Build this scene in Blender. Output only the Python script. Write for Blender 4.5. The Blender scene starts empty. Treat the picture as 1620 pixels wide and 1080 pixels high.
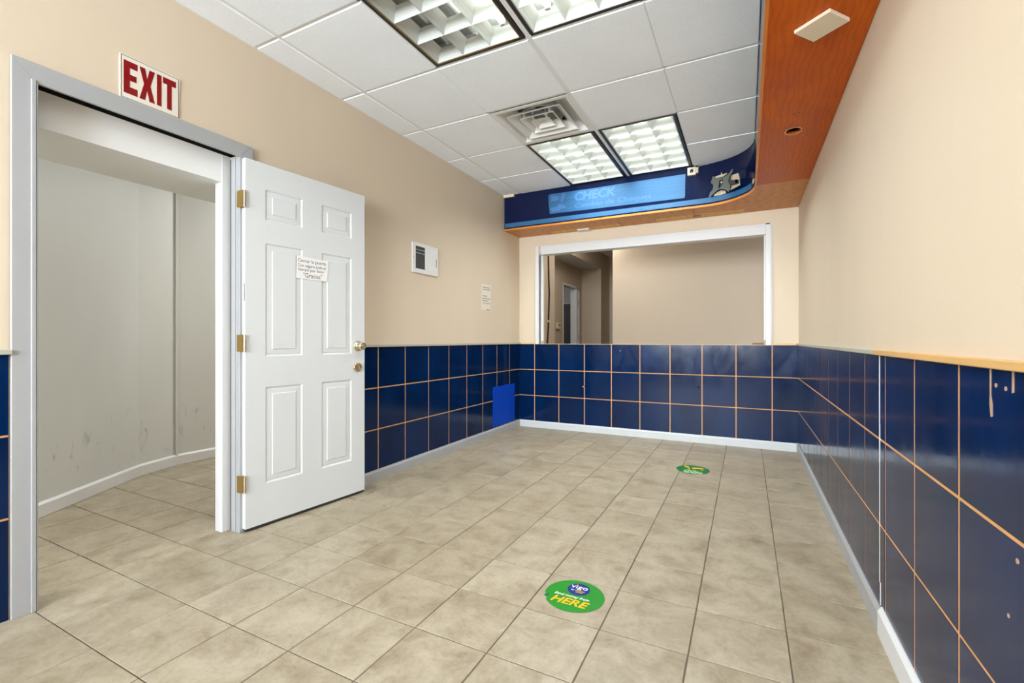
import bpy, bmesh, math, random
from mathutils import Matrix, Vector
random.seed(7)
S = bpy.context.scene
COL = S.collection
PI = math.pi

# ------------------------------------------------------------------ room dimensions (metres; camera stands over the origin)
XL, XR, YB, YF0, ZC = -2.437, 0.428, 4.989, -3.80, 2.663
ZRAIL = 0.984                      # underside of the rail that caps the wainscot
SOF_Z = 2.266                      # underside of the plywood soffit
RAD = 0.42                         # curved corner of the fascia
ACX, ACY = 0.065 - RAD, 4.60 - RAD
L1 = ACX - XL

# ------------------------------------------------------------------ camera
cd = bpy.data.cameras.new('camera')
cam = bpy.data.objects.new('camera', cd)
COL.objects.link(cam)
cam.location = (0, 0, 1.04)
cam.rotation_euler = (PI / 2, 0, math.radians(26.977))
cd.sensor_fit = 'HORIZONTAL'
cd.sensor_width = 36
cd.lens = 727.38 / 1620 * 36
cd.shift_y = -3.23 / 1620
cd.clip_start = 0.02
S.camera = cam

# ------------------------------------------------------------------ world, daylight through the shopfront, exposure
W = bpy.data.worlds.new('world')
S.world = W
W.use_nodes = True
W.node_tree.nodes['Background'].inputs[0].default_value = (0.93, 0.97, 1.0, 1)
W.node_tree.nodes['Background'].inputs[1].default_value = 1.0


def area(name, loc, rot, sx, sy, power, color=(1, 1, 1)):
    l = bpy.data.lights.new(name, 'AREA')
    l.shape = 'RECTANGLE'
    l.size, l.size_y = sx, sy
    l.energy = power
    l.color = color
    o = bpy.data.objects.new(name, l)
    COL.objects.link(o)
    o.location = loc
    o.rotation_euler = rot
    return o


DAY = 385
area('daylight_shopfront', (-1.0, YF0 - 0.35, 1.75), (math.radians(124), 0, 0), 2.7, 1.7, DAY, (0.84, 0.93, 1.0))
area('fill_teller_room', (-1.5, 5.55, 2.64), (0, 0, 0), 1.0, 0.5, 7.5, (1, 0.96, 0.90))  # unseen fill light added to brighten the teller room, no fixture
area('fill_teller_corridor', (-1.95, 6.45, 2.60), (math.radians(25), 0, 0), 0.4, 0.4, 5, (1, 0.97, 0.92))  # added fill, tilted to brighten the alcove and corridor end
area('fill_hallway', (-2.80, 0.10, 2.60), (0, 0, 0), 0.4, 0.4, 20, (0.96, 0.99, 1))  # fill light added out of sight to lift the hallway wall
area('fill_hallway_far', (-3.5, 3.5, 2.62), (0, 0, 0), 0.5, 0.5, 26, (0.96, 0.99, 1))  # second added hallway fill, hidden past the doorway
area('light_back_closet', (-3.6, 7.6, 2.6), (0, 0, 0), 0.4, 0.4, 2.2, (1, 1, 1))  # unseen area light, no fixture modelled in the closet

vs = S.view_settings
S.display_settings.display_device = 'sRGB'
vs.view_transform = 'Standard'
vs.look = 'None'
vs.exposure = 0.80
vs.gamma = 1
vs.use_curve_mapping = False


# ------------------------------------------------------------------ materials
class M:
    def __init__(s, name, col, rough=0.5, metal=0.0, spec=0.5):
        s.m = bpy.data.materials.new(name)
        s.m.use_nodes = True
        s.nt = s.m.node_tree
        s.b = s.nt.nodes['Principled BSDF']
        s.b.inputs['Base Color'].default_value = (*col, 1)
        s.b.inputs['Roughness'].default_value = rough
        s.b.inputs['Metallic'].default_value = metal
        s.b.inputs['Specular IOR Level'].default_value = spec
        s.col = col
        s.geo = None

    def n(s, t, **k):
        x = s.nt.nodes.new(t)
        for a, v in k.items():
            setattr(x, a, v)
        return x

    def l(s, a, b):
        s.nt.links.new(a, b)

    def pos(s, scale=(1, 1, 1), rnd=0.0):
        g = s.n('ShaderNodeNewGeometry')
        mp = s.n('ShaderNodeMapping')
        mp.inputs['Scale'].default_value = scale
        if rnd:
            oi = s.n('ShaderNodeObjectInfo')
            mu = s.n('ShaderNodeVectorMath', operation='SCALE')
            cb = s.n('ShaderNodeCombineXYZ')
            s.l(oi.outputs['Random'], cb.inputs[0])
            s.l(oi.outputs['Random'], cb.inputs[1])
            s.l(cb.outputs[0], mu.inputs[0])
            mu.inputs['Scale'].default_value = rnd
            ad = s.n('ShaderNodeVectorMath', operation='ADD')
            s.l(g.outputs['Position'], ad.inputs[0])
            s.l(mu.outputs[0], ad.inputs[1])
            s.l(ad.outputs[0], mp.inputs[0])
        else:
            s.l(g.outputs['Position'], mp.inputs[0])
        return mp.outputs[0]

    def noise(s, vec, scale, detail=4, rough=0.55, dist=0):
        x = s.n('ShaderNodeTexNoise')
        x.inputs['Scale'].default_value = scale
        x.inputs['Detail'].default_value = detail
        x.inputs['Roughness'].default_value = rough
        x.inputs['Distortion'].default_value = dist
        s.l(vec, x.inputs['Vector'])
        return x.outputs['Fac']

    def ramp(s, fac, stops):
        r = s.n('ShaderNodeValToRGB')
        e = r.color_ramp.elements
        while len(e) < len(stops):
            e.new(0.5)
        for q, (p, c) in zip(e, stops):
            q.position = p
            q.color = (*c, 1) if len(c) == 3 else c
        s.l(fac, r.inputs[0])
        return r.outputs[0]

    def mix(s, fac, a, b, mode='MIX'):
        x = s.n('ShaderNodeMix', data_type='RGBA', blend_type=mode)
        for v, i in ((fac, 0), (a, 6), (b, 7)):
            if isinstance(v, (int, float)):
                x.inputs[i].default_value = v
            elif isinstance(v, tuple):
                x.inputs[i].default_value = (*v, 1)
            else:
                s.l(v, x.inputs[i])
        return x.outputs[2]

    def base(s, c):
        s.l(c, s.b.inputs['Base Color'])
        return s

    def rough(s, fac, lo, hi):
        r = s.n('ShaderNodeMapRange')
        r.inputs[1].default_value = 0.3
        r.inputs[2].default_value = 0.7
        r.inputs[3].default_value = lo
        r.inputs[4].default_value = hi
        s.l(fac, r.inputs[0])
        s.l(r.outputs[0], s.b.inputs['Roughness'])
        return s

    def bump(s, fac, strength=0.2, dist=0.002):
        b = s.n('ShaderNodeBump')
        b.inputs['Strength'].default_value = strength
        b.inputs['Distance'].default_value = dist
        s.l(fac, b.inputs['Height'])
        s.l(b.outputs[0], s.b.inputs['Normal'])
        return s


def mul(c, k):
    return tuple(x * k for x in c)


def mottled(name, col, amt=0.08, scale=2.0, rough=0.5, stretch=(1, 1, 1), bump=0.0, bscale=120, rnd=0.0, spec=0.5):
    m = M(name, col, rough, 0, spec)
    v = m.pos(stretch, rnd)
    f = m.noise(v, scale, 5, 0.6)
    m.base(m.ramp(f, [(0.25, mul(col, 1 - amt)), (0.75, mul(col, 1 + amt))]))
    if bump:
        m.bump(m.noise(m.pos(), bscale, 3, 0.6), bump, 0.002)
    return m


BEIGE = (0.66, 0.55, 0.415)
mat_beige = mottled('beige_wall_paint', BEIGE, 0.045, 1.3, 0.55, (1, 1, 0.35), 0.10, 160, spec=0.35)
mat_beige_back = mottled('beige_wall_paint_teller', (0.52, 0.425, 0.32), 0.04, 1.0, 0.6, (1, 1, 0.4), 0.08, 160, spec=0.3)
mat_hall = M('hall_wall_paint', (0.60, 0.61, 0.585), 0.5)
_f = mat_hall.noise(mat_hall.pos((1, 1, 0.4)), 1.4, 4)
_c = mat_hall.ramp(_f, [(0.3, (0.57, 0.58, 0.555)), (0.7, (0.63, 0.64, 0.615))])
# scuff marks low on the wall (position on the wall itself)
_g = mat_hall.n('ShaderNodeNewGeometry')
_s = mat_hall.n('ShaderNodeSeparateXYZ')
mat_hall.l(_g.outputs['Position'], _s.inputs[0])
_z = mat_hall.ramp(_s.outputs[2], [(0.10, (0, 0, 0)), (0.24, (1, 1, 1)), (0.42, (1, 1, 1)), (0.56, (0, 0, 0))])
_k = mat_hall.ramp(mat_hall.noise(mat_hall.pos((9, 9, 4)), 1.6, 3, 0.6, 0.8), [(0.60, (0, 0, 0)), (0.72, (1, 1, 1))])
_mk = mat_hall.mix(1.0, _z, _k, 'MULTIPLY')
_mk2 = mat_hall.mix(1.0, _mk, (0.45, 0.45, 0.45), 'MULTIPLY')
mat_hall.base(mat_hall.mix(_mk2, _c, (0.17, 0.17, 0.17)))

mat_ceiltile = M('ceiling_tile_white', (0.80, 0.80, 0.80), 0.8, 0, 0.2)
_v = mat_ceiltile.pos((1, 1, 1), 3.0)
_pores = mat_ceiltile.ramp(mat_ceiltile.noise(_v, 170, 2, 0.7), [(0.30, (0.64, 0.66, 0.685)), (0.40, (0.89, 0.93, 0.985))])
_big = mat_ceiltile.ramp(mat_ceiltile.noise(_v, 2.2, 3), [(0.3, (0.95, 0.95, 0.95)), (0.7, (1, 1, 1))])
mat_ceiltile.base(mat_ceiltile.mix(1.0, _pores, _big, 'MULTIPLY'))
mat_ceiltile.bump(mat_ceiltile.noise(_v, 170, 2, 0.7), 0.15, 0.002)
mat_tee = M('ceiling_tee_white', (0.76, 0.77, 0.78), 0.45)
mat_plenum = M('ceiling_slab', (0.55, 0.55, 0.55), 0.8)

mat_floor = M('floor_tile_beige', (0.5, 0.43, 0.34), 0.38)
_v = mat_floor.pos((1, 1, 1), 40.0)
_f1 = mat_floor.noise(_v, 6.5, 10, 0.74, 0.35)
_c1 = mat_floor.ramp(_f1, [(0.28, (0.205, 0.153, 0.092)), (0.44, (0.325, 0.272, 0.190)), (0.56, (0.395, 0.340, 0.248)), (0.80, (0.485, 0.428, 0.330))])
_f2 = mat_floor.ramp(mat_floor.noise(_v, 55, 3, 0.7), [(0.28, (0.86, 0.84, 0.80)), (0.5, (1, 1, 1))])
_oi = mat_floor.n('ShaderNodeObjectInfo')
_tone = mat_floor.ramp(_oi.outputs['Random'], [(0, (0.88, 0.86, 0.83)), (1, (1.0, 1.0, 1.0))])
mat_floor.base(mat_floor.mix(1.0, mat_floor.mix(1.0, _c1, _f2, 'MULTIPLY'), _tone, 'MULTIPLY'))
mat_floor.rough(_f1, 0.34, 0.5)
mat_floor.bump(mat_floor.noise(_v, 40, 4, 0.6), 0.12, 0.002)
mat_grout = mottled('floor_grout', (0.13, 0.10, 0.07), 0.5, 6, 0.9)

NAVY = (0.0004, 0.0125, 0.058)
mat_navy = M('navy_gloss_paint', NAVY, 0.2, 0, 0.24)
_v = mat_navy.pos((1, 1, 0.5), 7.0)
_f1 = mat_navy.noise(_v, 3.0, 6, 0.6, 0.4)
mat_navy.base(mat_navy.ramp(_f1, [(0.3, mul(NAVY, 0.65)), (0.7, mul(NAVY, 1.4))]))
mat_navy.rough(mat_navy.noise(_v, 7.0, 6, 0.65, 0.5), 0.08, 0.22)
mat_navy.bump(mat_navy.noise(mat_navy.pos(), 45, 4, 0.6), 0.05, 0.002)
mat_navyfascia = mottled('navy_laminate', (0.0010, 0.006, 0.040), 0.15, 2.5, 0.14, spec=0.38)
mat_groove = mottled('bare_wood_groove', (0.66, 0.33, 0.115), 0.15, 8, 0.6)
mat_rawwood = mottled('raw_pine', (0.62, 0.37, 0.14), 0.14, 4, 0.5, (1, 0.35, 6))
mat_palewood = mottled('pale_wood', (0.66, 0.44, 0.20), 0.10, 4, 0.5, (0.35, 1, 6))
mat_railpaint = mottled('rail_grey_green_paint', (0.44, 0.43, 0.36), 0.05, 4, 0.45)
mat_grey = mottled('grey_trim_paint', (0.37, 0.372, 0.378), 0.05, 5, 0.42, (1, 1, 0.5), 0.08, 60)
mat_white = mottled('white_gloss_paint', (0.68, 0.685, 0.685), 0.025, 3, 0.35, (1, 1, 0.4), 0.05, 60)
mat_door = mottled('door_white_paint', (0.60, 0.61, 0.61), 0.02, 3, 0.38, (1, 1, 0.4), 0.05, 60)
mat_whitebase = mottled('baseboard_pale_paint', (0.58, 0.60, 0.61), 0.04, 6, 0.42)
mat_black = M('black_void', (0.004, 0.004, 0.004), 0.9, 0, 0.05)
mat_blackframe = M('black_lamp_frame', (0.012, 0.012, 0.012), 0.4)
mat_brassedge = M('brass_edge', (0.36, 0.25, 0.10), 0.35, 0.7)
mat_louver = M('louver_aluminium', (0.56, 0.58, 0.555), 0.42, 0.15)
mat_housing = M('lamp_housing_white', (0.78, 0.79, 0.78), 0.5)
mat_tube_off = M('tube_unlit', (0.86, 0.87, 0.86), 0.25)
mat_tube = M('tube_lit', (1, 1, 1), 0.4)
mat_tube.b.inputs['Emission Color'].default_value = (0.95, 1.0, 0.93, 1)
mat_tube.b.inputs['Emission Strength'].default_value = 6.0
mat_brass = M('brass', (0.55, 0.38, 0.13), 0.28, 0.9)
mat_steel = M('worn_steel', (0.42, 0.41, 0.38), 0.35, 0.9)
mat_nickel = M('antique_nickel', (0.62, 0.52, 0.36), 0.22, 0.95)
mat_dark = M('dark_recess', (0.02, 0.018, 0.015), 0.6)
mat_ventgrey = M('vent_mesh_grey', (0.10, 0.10, 0.095), 0.6)
mat_plastic = M('white_plastic', (0.74, 0.74, 0.72), 0.4)
mat_paper = mottled('paper', (0.74, 0.72, 0.70), 0.03, 10, 0.7)
mat_ivorypaper = mottled('paper_ivory', (0.72, 0.65, 0.56), 0.03, 10, 0.7)
mat_ink = M('ink_black', (0.03, 0.03, 0.035), 0.6)
mat_greyink = M('ink_grey', (0.22, 0.19, 0.16), 0.6)
mat_goldink = M('ink_highlight', (0.42, 0.32, 0.12), 0.6)
mat_sign = M('sign_white', (0.78, 0.72, 0.62), 0.12)
mat_signred = M('sign_red', (0.24, 0.003, 0.005), 0.2, 0, 0.3)
mat_signline = M('sign_border_ink', (0.10, 0.05, 0.045), 0.3)
mat_bluepatch = mottled('blue_masking_tape', (0.001, 0.05, 0.46), 0.18, 6, 0.6, (1, 1, 0.3), spec=0.15)
mat_tape = M('painters_tape_blue', (0.035, 0.235, 0.62), 0.42)
_v = mat_tape.pos((0.6, 0.6, 40))
mat_tape.base(mat_tape.ramp(mat_tape.noise(_v, 1.0, 3), [(0.35, (0.013, 0.098, 0.235)), (0.65, (0.021, 0.122, 0.26))]))
mat_tapetext = M('painters_tape_raised', (0.048, 0.160, 0.40), 0.42)
mat_green = mottled('decal_green', (0.011, 0.215, 0.014), 0.10, 8, 0.4, spec=0.2)
mat_green_dark = mottled('decal_green_worn', (0.004, 0.150, 0.028), 0.12, 14, 0.4, spec=0.2)
mat_decalblue = M('decal_blue', (0.008, 0.020, 0.18), 0.4, 0, 0.2)
mat_decalyellow = M('decal_yellow', (0.72, 0.42, 0.004), 0.45, 0, 0.2)
mat_decalwhite = M('decal_white', (0.80, 0.80, 0.78), 0.45)
mat_decalpale = M('decal_pale_green', (0.40, 0.60, 0.36), 0.5)
mat_bracket = M('bracket_olive_steel', (0.085, 0.092, 0.068), 0.4)
mat_scrape = mottled('scraped_paint_tan', (0.62, 0.50, 0.34), 0.12, 20, 0.6)
mat_chip = mottled('chipped_paint', (0.42, 0.27, 0.17), 0.25, 30, 0.6)
mat_ivory = M('ivory_plastic', (0.68, 0.57, 0.40), 0.4)
mat_lens = M('lens_glass', (0.01, 0.012, 0.05), 0.08)
mat_cable = M('black_cable', (0.008, 0.008, 0.008), 0.5)
mat_greywire = M('grey_wire', (0.30, 0.30, 0.29), 0.5)
mat_plate = mottled('ivory_cover_plate', (0.70, 0.60, 0.46), 0.03, 8, 0.45)
mat_slate = mottled('slate_panel', (0.13, 0.14, 0.135), 0.08, 2, 0.5)
mat_underside = mottled('hall_header_paint', (0.84, 0.85, 0.84), 0.02, 3, 0.5)


def plywood(name, col, dark, stretch):
    m = M(name, col, 0.36, 0, 0.12)
    v = m.pos(stretch)
    n1 = m.noise(v, 1.6, 5, 0.6, 1.0)
    wv = m.n('ShaderNodeTexWave')
    wv.inputs['Scale'].default_value = 2.2
    wv.inputs['Distortion'].default_value = 9
    wv.inputs['Detail'].default_value = 3
    wv.inputs['Detail Scale'].default_value = 1.2
    m.l(v, wv.inputs['Vector'])
    c1 = m.ramp(n1, [(0.3, dark), (0.7, col)])
    c2 = m.ramp(wv.outputs['Fac'], [(0.0, (0.86, 0.82, 0.78)), (0.5, (1, 1, 1))])
    m.base(m.mix(1.0, c1, c2, 'MULTIPLY'))
    m.rough(n1, 0.30, 0.45)
    return m


mat_ply = plywood('soffit_plywood', (0.56, 0.115, 0.004), (0.44, 0.070, 0.002), (5, 1.6, 3))
mat_ply_back_sheen = plywood('soffit_plywood_back_sheen', (0.62, 0.275, 0.090), (0.54, 0.215, 0.060), (1.6, 5, 3))  # paler copy of the plywood, reflected sheen put into its colour
mat_veneer = plywood('soffit_veneer_light', (0.70, 0.385, 0.115), (0.63, 0.32, 0.085), (1.6, 6, 3))
mat_plyedge = mottled('plywood_edge_orange', (0.62, 0.20, 0.02), 0.25, 6, 0.35, (1, 1, 8))


# ------------------------------------------------------------------ geometry helpers
def bm_box(bm, x0, x1, y0, y1, z0, z1):
    v = [bm.verts.new((x, y, z)) for z in (z0, z1) for x, y in ((x0, y0), (x1, y0), (x1, y1), (x0, y1))]
    for f in ((3, 2, 1, 0), (4, 5, 6, 7), (0, 1, 5, 4), (1, 2, 6, 5), (2, 3, 7, 6), (3, 0, 4, 7)):
        bm.faces.new([v[i] for i in f])
    return v


def finish(bm, name, m, bevel=0.0, smooth=False, seg=1):
    if bevel:
        bmesh.ops.bevel(bm, geom=list(bm.edges), offset=bevel, segments=seg, affect='EDGES', profile=0.5)
    bmesh.ops.recalc_face_normals(bm, faces=list(bm.faces))
    me = bpy.data.meshes.new(name)
    bm.to_mesh(me)
    bm.free()
    if m is not None:
        for q in (m if isinstance(m, (list, tuple)) else [m]):
            me.materials.append(q.m)
    if smooth:
        for p in me.polygons:
            p.use_smooth = True
    return me


def obj(name, me, parent=None, mat=None):
    o = bpy.data.objects.new(name, me)
    COL.objects.link(o)
    if parent is not None:
        o.parent = parent
    if mat is not None:
        o.matrix_basis = mat
    return o


def boxes(name, lst, m, parent=None, bevel=0.0, mat=None):
    if len(lst) > 1 and not name.startswith('wall_'):
        return [boxes(name, [b], m, parent, bevel, mat) for b in lst][0]
    bm = bmesh.new()
    for b in lst:
        bm_box(bm, *b)
    return obj(name, finish(bm, name, m, bevel), parent, mat)


def tag(o, label, cat, kind=None, group=None):
    o['label'] = label
    o['category'] = cat
    if kind:
        o['kind'] = kind
    if group:
        o['group'] = group
    return o


def thing(name, label, cat, loc=(0, 0, 0), rotz=0.0, kind=None, group=None):
    o = bpy.data.objects.new(name, None)
    COL.objects.link(o)
    o.empty_display_size = 0.1
    o.location = loc
    o.rotation_euler = (0, 0, rotz)
    return tag(o, label, cat, kind, group)


def poly_prism(bm, pts, y0, y1):
    """outline in (x, z), extruded along y"""
    a = [bm.verts.new((x, y0, z)) for x, z in pts]
    b = [bm.verts.new((x, y1, z)) for x, z in pts]
    bm.faces.new(a)
    bm.faces.new(b[::-1])
    n = len(pts)
    for i in range(n):
        bm.faces.new((a[i], b[i], b[(i + 1) % n], a[(i + 1) % n]))


def cyl(bm, c, r, h, axis='Z', seg=20, r2=None):
    mt = {'Z': Matrix.Identity(4), 'Y': Matrix.Rotation(-PI / 2, 4, 'X'), 'X': Matrix.Rotation(PI / 2, 4, 'Y')}[axis]
    bmesh.ops.create_cone(bm, cap_ends=True, segments=seg, radius1=r, radius2=r if r2 is None else r2, depth=h,
                          matrix=Matrix.Translation(c) @ mt)


def lathe(prof, seg=24):
    """prof: (radius, height) along +Z"""
    bm = bmesh.new()
    rings = []
    for r, h in prof:
        rings.append([bm.verts.new((r * math.cos(2 * PI * i / seg), r * math.sin(2 * PI * i / seg), h)) for i in range(seg)])
    for a, b in zip(rings, rings[1:]):
        for i in range(seg):
            bm.faces.new((a[i], a[(i + 1) % seg], b[(i + 1) % seg], b[i]))
    bm.faces.new(rings[0][::-1])
    bm.faces.new(rings[-1])
    return bm


def frame(xa, ya, za, o):
    m = Matrix.Identity(4)
    for i, v in enumerate((xa, ya, za)):
        for j in range(3):
            m[j][i] = v[j]
    for j in range(3):
        m[j][3] = o[j]
    return m


ON_LEFT = lambda x, y, z: frame((0, 1, 0), (0, 0, 1), (1, 0, 0), (x, y, z))      # faces +X
ON_RIGHT = lambda x, y, z: frame((0, -1, 0), (0, 0, 1), (-1, 0, 0), (x, y, z))   # faces -X
ON_BACK = lambda x, y, z: frame((1, 0, 0), (0, 0, 1), (0, -1, 0), (x, y, z))     # faces -Y
ON_FLOOR = lambda x, y, z: Matrix.Translation((x, y, z))
ON_CEIL = lambda x, y, z: frame((1, 0, 0), (0, -1, 0), (0, 0, -1), (x, y, z))    # faces down

_slabs = {}


def slab(w, h, t, c, m, key):
    """chamfered slab, its face at local z = 0 and its body below"""
    k = (round(w, 4), round(h, 4), t, c, key)
    if k not in _slabs:
        bm = bmesh.new()
        R = lambda a, b, z: [bm.verts.new((x, y, z)) for x, y in ((-a, -b), (a, -b), (a, b), (-a, b))]
        v0, v1, v2 = R(w / 2, h / 2, -t), R(w / 2, h / 2, -c), R(w / 2 - c, h / 2 - c, 0)
        for a, b in ((v0, v1), (v1, v2)):
            for i in range(4):
                bm.faces.new((a[i], a[(i + 1) % 4], b[(i + 1) % 4], b[i]))
        bm.faces.new(v2)
        bm.faces.new(v0[::-1])
        _slabs[k] = finish(bm, key, m)
    return _slabs[k]


def text_mesh(name, txt, m, size, parent, mat, offset=0.0, shear=0.0, sx=1.0, extrude=0.0003, align='LEFT', spacing=1.0, fit=None):
    c = bpy.data.curves.new(name, 'FONT')
    c.body = txt
    c.size = size
    c.offset = offset
    c.shear = shear
    c.extrude = extrude
    c.align_x = align
    c.space_character = spacing
    c.resolution_u = 3
    t = bpy.data.objects.new(name, c)
    COL.objects.link(t)
    dg = bpy.context.evaluated_depsgraph_get()
    me = bpy.data.meshes.new_from_object(t.evaluated_get(dg))
    bpy.data.objects.remove(t)
    me.name = name
    xs = [v.co.x for v in me.vertices]
    ys = [v.co.y for v in me.vertices]
    if fit:                                    # (x0, x1, y0, y1) in the local plane
        x0, x1, y0, y1 = fit
        ax, ay = (x1 - x0) / (max(xs) - min(xs)), (y1 - y0) / (max(ys) - min(ys))
        mx, my = min(xs), min(ys)
        for v in me.vertices:
            v.co.x = x0 + (v.co.x - mx) * ax
            v.co.y = y0 + (v.co.y - my) * ay
    else:
        for v in me.vertices:
            v.co.x *= sx
    me.materials.clear()
    me.materials.append(m.m)
    o = obj(name, me, parent, mat)
    o['kind'] = 'stuff'                        # printed letters of one line
    return o


def outline_plate(name, pts, t, m, parent, mat, hole=None):
    """flat outline in local xy, thickness t upwards; hole: an inner outline"""
    bm = bmesh.new()
    loops = []
    for lp in [pts] + ([hole] if hole else []):
        vs_ = [bm.verts.new((x, y, 0)) for x, y in lp]
        loops.append(vs_)
        for i in range(len(vs_)):
            bm.edges.new((vs_[i], vs_[(i + 1) % len(vs_)]))
    bmesh.ops.triangle_fill(bm, use_beauty=True, edges=list(bm.edges))
    r = bmesh.ops.extrude_face_region(bm, geom=list(bm.faces))
    bmesh.ops.translate(bm, vec=(0, 0, t), verts=[g for g in r['geom'] if isinstance(g, bmesh.types.BMVert)])
    return obj(name, finish(bm, name, m), parent, mat)


def tube_path(name, pts, r, m, parent=None, seg=8, smooth=True):
    bm = bmesh.new()
    rings = []
    n = len(pts)
    P = [Vector(p) for p in pts]
    for i, p in enumerate(P):
        d = (P[min(i + 1, n - 1)] - P[max(i - 1, 0)]).normalized()
        a = d.orthogonal().normalized() if abs(d.z) > 0.9 else d.cross(Vector((0, 0, 1))).normalized()
        b = d.cross(a)
        rings.append([bm.verts.new(p + r * (math.cos(2 * PI * k / seg) * a + math.sin(2 * PI * k / seg) * b)) for k in range(seg)])
    for a, b in zip(rings, rings[1:]):
        for k in range(seg):
            bm.faces.new((a[k], a[(k + 1) % seg], b[(k + 1) % seg], b[k]))
    bm.faces.new(rings[0][::-1])
    bm.faces.new(rings[-1])
    return obj(name, finish(bm, name, m, 0, smooth), parent)


# ================================================================== THE SETTING
# ---- floor: slab with grout, tiles laid on it one by one
FX0, FSX, FY0, FSY, GAP = -0.17, 0.2985, 1.613, 0.2912, 0.0045
floor = boxes('floor', [(-5.6, XR + 0.2, YF0 - 0.6, 9.6, -0.15, -0.0025)], mat_grout)
tag(floor, 'floor of square beige ceramic tiles with thin dark grout joints', 'floor', 'structure')
boxes('floor_back_part', [(XL, XR, YF0, FY0 - 8 * FSY, -0.01, -0.0005)], mat_floor, floor)
# hall wall runs through these points (its foot)
HALL = [(-2.52, -0.66), (-3.675, 1.134), (-4.124, 1.834), (-4.21, 2.13), (-4.15, 2.80), (-4.15, 4.9)]


def hall_x(y):
    for (xa, ya), (xb, yb) in zip(HALL, HALL[1:]):
        if ya <= y <= yb:
            return xa + (xb - xa) * (y - ya) / (yb - ya)
    return -9


def lay_tile(x0, x1, y0, y1):
    w, h = x1 - x0 - GAP, y1 - y0 - GAP
    if w < 0.01 or h < 0.01:
        return
    me = slab(w, h, 0.008, 0.0012, mat_floor, 'floor_tile')
    t = obj('floor_tile', me, floor, ON_FLOOR((x0 + x1) / 2 + random.uniform(-.0006, .0006), (y0 + y1) / 2, random.uniform(-.0004, .0004)))
    t.rotation_euler.z = random.uniform(-0.002, 0.002)


for i in range(-15, 3):
    for j in range(-8, 13):
        x0, y0 = FX0 + i * FSX, FY0 + j * FSY
        x1, y1 = x0 + FSX, y0 + FSY
        xm, ym = (x0 + x1) / 2, (y0 + y1) / 2
        if x1 > XL + 0.02:                                         # main room, cut at its walls
            if x0 < XL - 0.01:
                if 0.2 < ym < 1.75 or j < -2:
                    lay_tile(x0, x1, y0, min(y1, YB))              # runs under the doorway
                else:
                    lay_tile(XL - 0.02, x1, y0, min(y1, YB))
            elif x0 < XR and y0 < YB:
                lay_tile(x0, min(x1, XR), y0, min(y1, YB))
        elif 0.2 < ym < 3.2 and x1 > hall_x(ym) - 0.3:             # hall beyond the doorway
            lay_tile(x0, x1, y0, y1)

# ---- left wall with the doorway
DY0, DY1, DZ = 0.735, 1.545, 2.035
T = 0.125
wl = boxes('wall_left', [(XL - T, XL - 0.006, YF0, DY0, 0, ZC + 0.2), (XL - T, XL - 0.006, DY1, YB, 0, ZC + 0.2),
                         (XL - T, XL - 0.006, DY0, DY1, DZ, ZC + 0.2)], mat_beige)
tag(wl, 'long beige wall with the doorway, navy tiled wainscot along its foot', 'wall', 'structure')
wr = boxes('wall_right', [(XR + 0.006, XR + 0.15, YF0, YB + 0.12, 0, ZC + 0.2)], mat_beige)
tag(wr, 'beige wall without openings above a navy tiled wainscot', 'wall', 'structure')
WX0, WX1, WZ1 = -2.165, 0.165, 2.06
wb = boxes('wall_back', [(XL - T, WX0, YB + 0.006, YB + 0.12, 0, ZC + 0.2), (WX1, XR + 0.15, YB + 0.006, YB + 0.12, 0, ZC + 0.2),
                         (WX0, WX1, YB + 0.006, YB + 0.12, WZ1, ZC + 0.2), (WX0, WX1, YB + 0.006, YB + 0.12, 0, ZRAIL)], mat_beige)
tag(wb, 'end wall with the wide teller window above navy wainscot', 'wall', 'structure')
wf = boxes('wall_front', [(XL - T, -2.3, YF0 - 0.15, YF0, 0, ZC + 0.2), (0.3, XR + 0.15, YF0 - 0.15, YF0, 0, ZC + 0.2),
                          (-2.3, 0.3, YF0 - 0.15, YF0, 2.55, ZC + 0.2), (-2.3, 0.3, YF0 - 0.15, YF0, 0, 0.90),
                          (-1.02, -0.96, YF0 - 0.1, YF0 - 0.04, 0.90, 2.55)], mat_white)
tag(wf, 'shopfront wall behind the viewpoint with wide glazed openings', 'wall', 'structure')

ROWS = [(0.072, 0.375), (0.375, 0.682), (0.682, ZRAIL)]
GV = 0.0080


def wainscot(wall, place, a0, a1, first, step, sgn, low=0.072, gv=0.0085):
    """panels between the joints first + k*step along the wall; sgn turns the coordinate for walls that face the other way"""
    js = [a0]
    k = math.ceil((a0 - first) / step)
    while first + k * step < a1 - 0.02:
        if first + k * step > a0 + 0.02:
            js.append(first + k * step)
        k += 1
    js.append(a1)
    for p, q in zip(js, js[1:]):
        for z0, z1 in [(low, 0.375)] + ROWS[1:]:
            p2, q2 = (p if p == a0 else p + gv / 2), (q if q == a1 else q - gv / 2)
            za, zb = (z0 if z0 == low else z0 + GV / 2), (z1 if z1 == ZRAIL else z1 - GV / 2)
            me = slab(q2 - p2, zb - za, 0.0035, 0.0006, mat_navy, 'wainscot_tile')
            obj('wainscot_tile', me, wall, place((p2 + q2) / 2, (za + zb) / 2))


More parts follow.
